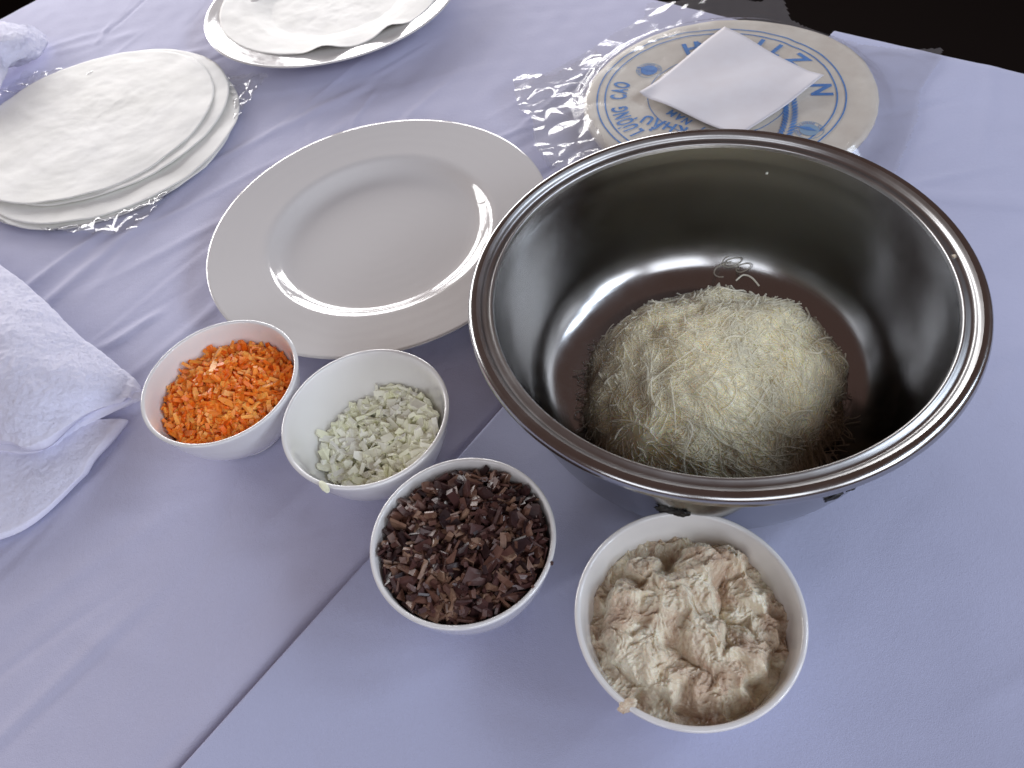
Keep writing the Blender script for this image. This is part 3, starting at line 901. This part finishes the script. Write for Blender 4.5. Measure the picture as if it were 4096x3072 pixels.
film('plastic_film', ol, 'crinkled clear plastic film spread under the stack of rice papers', 3.0, .0004, .0085,
     ground=lambda x, y: 0.0 if math.hypot(x + .366, y - .79) > .134 else -.0002 - .0, n=190, fs=48, mt='film_bright', calm=lambda x, y: 1.0 if math.hypot(x + .366, y - .79) > .137 else .25)

# ------------------------------------------------------------------ packet of rice paper in a bag
PK = Vector((.2515, .636, ZU)); PR = .1315; PT = .0085
pk = thing('rice_paper_packet', 'clear bagged packet of cream rice paper with blue printed rings and lettering', 'packet', PK)
V = []; F = []; n_r, n_a = 40, 180
def pk_h(x, y):
    return PT + .0012 * noise.fractal((x * 22, y * 22, 4.0), .8, 2, 3)
rings = [(q, True) for q in np.linspace(.004, 1, n_r)]
for q, _ in rings:
    for k in range(n_a):
        a = 2 * math.pi * k / n_a; rad = PR * q * (1 + .012 * q**3 * math.sin(2*a + 1) + .006 * q**3 * math.sin(5*a))
        x, y = rad * math.cos(a), rad * math.sin(a); V.append((x, y, pk_h(x, y) - .0012 * max(0, q - .97) / .03))
for lv in (.6, .3, .0):
    for k in range(n_a):
        a = 2 * math.pi * k / n_a; rad = PR * (1.004 if lv else .995) * (1 + .012 * math.sin(2*a + 1) + .006 * math.sin(5*a) + .002 * math.sin(40 * a + lv * 9))
        V.append((rad * math.cos(a), rad * math.sin(a), PT * lv + .0006))
for i in range(n_r + 2):
    for k in range(n_a):
        k2 = (k + 1) % n_a; F.append((i*n_a+k, (i+1)*n_a+k, (i+1)*n_a+k2, i*n_a+k2))
F.append(tuple(range(n_a)))
obj('paper_stack', mesh('paper_stack', V, F, M['paper_cream']), pk)

PC = (-.0088, .0022)      # the print sits off the middle of the disc
def drape(pts, dz=.0005): return [(x, y, pk_h(x, y) + dz) for x, y in pts]
def annulus(r0, r1, name, wob=0.0, mt='print', n=200):
    V = []; F = []
    for rr_ in (r0, r1):
        pts = []
        for k in range(n):
            a = 2 * math.pi * k / n; w = 1 + wob * (math.sin(3*a+2) + .6 * math.sin(8*a))
            pts.append((PC[0] + rr_ * w * math.cos(a), PC[1] + rr_ * w * math.sin(a)))
        V += drape(pts)
    for k in range(n): F.append((k, n + k, n + (k+1) % n, (k+1) % n))
    return obj(name, mesh(name, V, F, M[mt], False), pk)
annulus(.1116, .1130, 'printed_ring', .003); annulus(.1040, .1054, 'printed_ring', .003)
annulus(.0640, .0648, 'printed_ring', .002)

def glyph(ch, size):
    cu = bpy.data.curves.new('glyph', 'FONT'); cu.body = ch; cu.size = size; cu.align_x = 'CENTER'; cu.fill_mode = 'FRONT'; cu.offset = size * .035
    o = bpy.data.objects.new('glyph', cu); COL.objects.link(o)
    dg = bpy.context.evaluated_depsgraph_get(); me = o.evaluated_get(dg).to_mesh()
    V = [tuple(v.co) for v in me.vertices]; F = [tuple(p.vertices) for p in me.polygons]
    o.to_mesh_clear() if False else None
    bpy.data.objects.remove(o); bpy.data.curves.remove(cu)
    return V, F
def put(ch, size, cx, cy, ang, name, dz=.0005, center=(0, 0), sx=1.0):
    V, F = glyph(ch, size)
    if not V: return
    c, s = math.cos(ang), math.sin(ang)
    pts = [(center[0] + cx + (x*sx) * c - y * s, center[1] + cy + (x*sx) * s + y * c) for x, y, _ in V]
    obj(name, mesh(name, drape(pts, dz), F, M['print'], False), pk)
def ring_text(chars, r0, size, tops_out=True, sx=.85):
    for ch, deg in chars:
        a = math.radians(deg)
        ang = a - math.pi / 2 if tops_out else a + math.pi / 2
        rb = r0 - .36 * size if tops_out else r0 + .36 * size
        put(ch, size, PC[0] + rb * math.cos(a), PC[1] + rb * math.sin(a), ang, 'letter', sx=sx)
U0 = math.atan2(*(at(1380, 190, PT) - at(1500, 235, PT)).yx)

# ring lettering: angles measured round the packet (world axes)
def ang_of(u, v):
    p = at(u, v, ZU + PT) - PK - Vector((PC[0], PC[1], 0)); return math.degrees(math.atan2(p.y, p.x)), p.to_2d().length
a0, r0 = ang_of(1347, 300); a1, r1 = ang_of(1372, 187)
txt = 'LƯỢNG CAO'
step_ = ((a1 - a0 + 180) % 360 - 180) / 8.0
ring_text([(c, a0 + step_ * i) for i, c in enumerate(txt) if c != ' '], (r0 + r1) / 2, .0205, True, .56)
ring_text([(c, a0 - step_ * (5 - i)) for i, c in enumerate('CHẤT')], (r0 + r1) / 2, .0205, True, .56)
for ch, u, v in (('H', 1496, 105), ('N', 1521, 101), ('I', 1640, 97), ('T', 1675, 108), ('Z', 1722, 131), ('N', 1773, 195)):
    a, r_ = ang_of(u, v); ring_text([(ch, a)], r_, .026, False, 1.0)
# words in the middle, upside down towards the camera
def word(s, u0, v0, u1, v1, size):
    p0 = at(u0, v0, ZU + PT) - PK; p1 = at(u1, v1, ZU + PT) - PK; ang = math.atan2(p1.y - p0.y, p1.x - p0.x)
    for i, ch in enumerate(s):
        q = p0.lerp(p1, i / (len(s) - 1))
        put(ch, size, q.x + math.sin(ang) * .36 * size, q.y - math.cos(ang) * .36 * size, ang, 'letter', sx=.9)
word('XUẤT KHẨU', 1600, 321, 1398, 260, .0165)
word('VIỆT NAM', 1566, 309, 1451, 246, .0115)
# round seals
def seal(u, v, R, mt_in):
    p = at(u, v, ZU + PT) - PK; c = (p.x, p.y)
    def disc(r1, r0_, mtn, name, dz):
        n = 48; V = []; F = []
        for rr_ in (r0_, r1): V += drape([(c[0] + rr_ * math.cos(2*math.pi*k/n), c[1] + rr_ * math.sin(2*math.pi*k/n)) for k in range(n)], dz)
        for k in range(n): F.append((k, n+k, n+(k+1) % n, (k+1) % n))
        obj(name, mesh(name, V, F, M[mtn], False), pk)
    disc(R * .66, .0003, mt_in, 'seal', .0006); disc(R, R * .95, 'print_pale', 'seal_ring', .0005)
    # swoosh: a pale leaning sail and a dark pennant
    d = Vector((math.cos(2.4), math.sin(2.4))); e = Vector((-d.y, d.x))
    pts = [Vector(c) + d * (R * a) + e * (R * b) for a, b in ((-.5, -.05), (.1, -.30), (1.15, .02), (.1, .12))]
    obj('seal_mark', mesh('seal_mark', drape([tuple(q) for q in pts], .0008), [(0, 1, 2, 3)], M['print'], False), pk)
    for k, ch in enumerate('CHẤT LƯỢNG CAO'):
        if ch == ' ': continue
        a = math.radians(200 - k * 17)
        V, F = glyph(ch, R * .26); ang = a - math.pi / 2
        cx, cy = c[0] + R * .72 * math.cos(a), c[1] + R * .72 * math.sin(a)
        pp = [(cx + x * math.cos(ang) - y * math.sin(ang), cy + x * math.sin(ang) + y * math.cos(ang)) for x, y, _ in V]
        obj('letter', mesh('letter', drape(pp, .0005), F, M['print'], False), pk)
seal(1402, 152, .0125, 'print'); seal(1748, 282, .0125, 'print_pale')
# ear of wheat
P0, P1, P2 = [at(u, v, ZU + PT) - PK for u, v in ((1690, 300), (1712, 262), (1706, 225))]
for k in range(13):
    t = k / 12; p = P0 * (1-t)**2 + P1 * (2*t*(1-t)) + P2 * t*t; tg = (P0 * (-2*(1-t)) + P1 * (2-4*t) + P2 * (2*t)).to_2d().normalized()
    for sgn in (-1, 1):
        d = (tg * .75 + Vector((-tg.y, tg.x)) * sgn * .65).normalized(); e = Vector((-d.y, d.x)); L = .0095
        b = p.to_2d() + d * .001
        pts = [b, b + d * L * .5 + e * .0018, b + d * L, b + d * L * .5 - e * .0018]
        obj('wheat_grain', mesh('wheat_grain', drape([tuple(q) for q in pts], .0006), [(3, 2, 1, 0)], M['print'], False), pk)

# bag
def pk_ground(x, y):
    q = math.hypot(x, y) / PR
    e = (PK.x + x) * E1[0] + (PK.y + y) * E1[1] - FAR
    g = (PT + .0012) * (1 - min(1, max(0, (q - .98) / .12))**1) if q > .98 else pk_h(x, y) + .0009
    return g + .0004
ol = [at(u, v, ZU) - PK for u, v in ((1108, 185), (1150, 172), (1200, 150), (1260, 118), (1330, 72), (1390, 40), (1395, 10), (1560, -8), (1640, 5), (1690, -10), (1710, 45), (1770, 72), (1860, 98), (1960, 108), (2041, 105), (2030, 142), (1990, 200), (1985, 260), (1945, 360), (1920, 420), (1500, 420), (1230, 400), (1190, 375), (1160, 330), (1150, 270), (1140, 240))]
bag = film('bag', ol, '', 7.0, .0002, .0017, pk, pk_ground, n=190, calm=lambda x, y: .3 if math.hypot(x, y) < PR * .97 else 1.0)
# tightly crumpled bunch of the bag at its open side
ol = [at(u, v, ZU) - PK for u, v in ((1108, 190), (1135, 172), (1200, 178), (1290, 120), (1310, 140), (1260, 215), (1270, 270), (1310, 330), (1300, 380), (1200, 380), (1155, 330), (1150, 270), (1120, 250))]
film('bag_mouth', ol, '', 9.0, .004, .0065, pk, lambda x, y: max(0, pk_ground(x, y) - .004), n=110, fs=40, mt='film_soft')

# loose paper slip on the packet
cs = [at(u, v, ZU + PT + .0055) for u, v in ((1565, 58), (1778, 172), (1597, 296), (1381, 206))]
V = []; F = []; n = 34
for i in range(n):
    for j in range(n):
        a, b = i / (n-1), j / (n-1)
        p = cs[0] * (1-a)*(1-b) + cs[1] * a*(1-b) + cs[2] * a*b + cs[3] * (1-a)*b
        z = .0016 * noise.noise((a * 2.2, b * 2.2, 3)) + .0042 * max(0, a - .86) / .14 * max(0, 1 - b * 2.6) + .0035 * max(0, b - .6)**2 + .004 * (max(0, .12 - a) / .12)**2 * max(0, b - .8) / .2
        z += .0006 * math.sin(9 * a + 5 * b)
        V.append((p.x, p.y, p.z + z))
F = [tuple(q) for q in grid_faces(n, n).tolist()]
o = obj('paper_slip', mesh('paper_slip', V, F, M['slip']))
sm = o.modifiers.new('Solidify', 'SOLIDIFY'); sm.thickness = .0003
tag(o, 'blank white square paper slip lying on the bagged rice paper packet', 'paper')

# ------------------------------------------------------------------ towels
def patch(rows, nu, nv):
    """smooth surface through a grid of control points"""
    R = [[Vector(p) for p in row] for row in rows]
    def cr_(P, t):
        n = len(P) - 1; x = min(t * n, n - 1e-6); i = int(x); f = x - i
        p1, p2 = P[i], P[i+1]; p0 = P[i-1] if i else p1 * 2 - p2; p3 = P[i+2] if i + 2 <= n else p2 * 2 - p1
        return .5 * ((p1*2) + (p2-p0)*f + (p0*2 - p1*5 + p2*4 - p3)*f*f + (p1*3 - p0 - p2*3 + p3)*f**3)
    V = []
    for i in range(nu):
        col = [cr_(row, i / (nu-1)) for row in R]
        for j in range(nv): V.append(cr_(col, j / (nv-1)))
    return V
def towel_layer(parent, name, rows, seed, th=.004, nu=120, nv=90, tufts=6000, hem=True, amp=.0009):
    P = patch(rows, nu, nv)
    A = np.array([tuple(p) for p in P]).reshape(nu, nv, 3)
    du = np.gradient(A, axis=0); dv = np.gradient(A, axis=1); Nn = np.cross(du, dv); Nn /= np.linalg.norm(Nn, axis=2, keepdims=True) + 1e-12
    if Nn[..., 2].mean() < 0: Nn = -Nn
    flat = A.reshape(-1, 3); nf = Nn.reshape(-1, 3)
    d = np.array([noise.fractal((p[0]*45+seed, p[1]*45, p[2]*45), .8, 2.1, 4) for p in flat]) * amp + np.array([noise.noise((p[0]*260, p[1]*260, p[2]*260+seed)) for p in flat]) * amp * .30 + np.array([noise.noise((p[0]*16+seed*3, p[1]*16, p[2]*16)) for p in flat]) * .0035
    ii, jj = np.meshgrid(np.arange(nu), np.arange(nv), indexing='ij')
    bd = np.minimum(np.minimum(ii, nu - 1 - ii) / nu, np.minimum(jj, nv - 1 - jj) / nv).ravel()
    d -= th * .75 * np.clip(1 - bd / .035, 0, 1) ** 2          # rounded edges
    top = flat + nf * d[:, None]
    bot = flat - nf * th
    V = np.concatenate([top, bot]); F = grid_faces(nu, nv)
    flip = np.cross(du, dv)[..., 2].mean() < 0
    Ft = F[:, ::-1] if flip else F
    Fb = (F if flip else F[:, ::-1]) + nu * nv
    FF = [tuple(q) for q in Ft.tolist()] + [tuple(q) for q in Fb.tolist()]
    idx = lambda i, j: i * nv + j
    border = [idx(i, 0) for i in range(nu)] + [idx(nu-1, j) for j in range(1, nv)] + [idx(i, nv-1) for i in range(nu-2, -1, -1)] + [idx(0, j) for j in range(nv-2, 0, -1)]
    for a, b in zip(border, border[1:] + border[:1]):
        q = (a, b, b + nu*nv, a + nu*nv); FF.append(q[::-1] if not flip else q)
    o = obj(name, mesh(name, V, FF, M['terry']), parent)
    # pile: short bent loops all over, none on the flat-woven hem
    r = np.random.default_rng(int(seed * 10)); TV = []; TF = []
    for k in range(tufts):
        i, j = r.integers(0, nu), r.integers(0, nv)
        if hem and (j > nv * .9 or j < nv * .06 or i > nu * .93): continue
        i = min(i, nu-2); j = min(j, nv-2); w1, w2 = r.uniform(0, 1, 2); k0 = i*nv+j
        p = Vector(top[k0] + (top[k0+nv] - top[k0]) * w1 + (top[k0+1] - top[k0]) * w2); n_ = Vector(nf[i*nv+j])
        d_ = (n_ + Vector(r.normal(0, .45, 3))).normalized(); e = d_.cross(Vector(r.normal(0, 1, 3))).normalized()
        h = r.uniform(.0006, .0011); w_ = r.uniform(.0003, .0005); f_ = d_.cross(e)
        b = len(TV); p = p - n_ * .0003
        TV += [tuple(p + e*w_), tuple(p - e*w_*.5 + f_*w_*.8), tuple(p - e*w_*.5 - f_*w_*.8), tuple(p + d_*h + f_*w_*.8)]
        TF += [(b, b+1, b+3), (b+1, b+2, b+3), (b+2, b, b+3)]
    if TV:
        q = obj('pile', mesh('pile', TV, TF, M['pile']), o); q['kind'] = 'stuff'
    return o
plate((-.60, .475, 0), .150, 'white plate almost wholly hidden under the folded white towel')
tw = thing('towel', 'folded white terry towel spilling over a plate beside the carrot bowl', 'towel', (0, 0, 0))
def A_(L): return [tuple(at(u, v, z)) for u, v, z in L]
# bottom layer fanning out towards the table
towel_layer(tw, 'lower_fold', [A_([(-250, 900, .012), (-60, 905, .012), (120, 905, .010), (272, 903, .0085)]),
                               A_([(-250, 1010, .014), (-60, 1000, .013), (100, 985, .011), (240, 945, .0085)]),
                               A_([(-250, 1140, .013), (-80, 1090, .013), (60, 1060, .011), (205, 985, .0080)]),
                               A_([(-250, 1290, .008), (-80, 1190, .008), (60, 1130, .007), (185, 1020, .0065)])], 1.1, .005, 160, 120, 13000)
# the rolled fold in the middle
towel_layer(tw, 'middle_fold', [A_([(-250, 780, .020), (-40, 800, .022), (140, 820, .020), (302, 835, .012)]),
                                A_([(-250, 850, .024), (-40, 870, .026), (140, 875, .021), (300, 858, .011)]),
                                A_([(-250, 930, .022), (-40, 930, .022), (100, 925, .017), (270, 880, .010)]),
                                A_([(-250, 985, .014), (-40, 975, .014), (80, 978, .011), (200, 915, .009)])], 2.3, .005, 130, 90, 7000)
# top layer: long flap whose far edge runs from the plate down to the tip
towel_layer(tw, 'upper_fold', [A_([(-260, 420, .028), (-120, 490, .030), (0, 563, .031), (85, 630, .027), (170, 715, .020), (240, 770, .015), (303, 826, .012)]),
                               A_([(-260, 560, .036), (-120, 600, .038), (0, 650, .042), (80, 710, .037), (160, 770, .029), (230, 812, .021), (300, 838, .013)]),
                               A_([(-260, 720, .040), (-120, 735, .041), (0, 765, .046), (70, 800, .041), (150, 830, .033), (220, 846, .023), (290, 850, .013)]),
                               A_([(-260, 880, .034), (-120, 880, .036), (0, 890, .036), (50, 905, .034), (110, 890, .030), (200, 868, .022), (285, 858, .014)]),
                               A_([(-260, 970, .018), (-120, 965, .020), (0, 958, .026), (60, 972, .024), (110, 950, .025), (190, 895, .019), (280, 864, .012)])], 3.7, .007, 240, 190, 30000, amp=.0015)
tw2 = thing('towel', 'crumpled white terry towel behind the stack of rice papers', 'towel', (0, 0, 0))
towel_layer(tw2, 'crumpled_fold', [A_([(-160, 20, .02), (-60, 35, .030), (0, 42, .034), (50, 48, .030), (80, 55, .018), (100, 75, .006)]),
                            A_([(-160, 70, .04), (-60, 75, .050), (0, 78, .050), (40, 85, .040), (70, 88, .025), (103, 95, .006)]),
                            A_([(-160, 130, .04), (-60, 130, .048), (-5, 120, .038), (15, 128, .030), (50, 122, .026), (85, 125, .010)]),
                            A_([(-160, 200, .03), (-60, 205, .036), (-8, 205, .026), (12, 165, .022), (22, 150, .018), (40, 150, .010)])], 5.1, .004, 90, 70, 12000, hem=False, amp=.003)
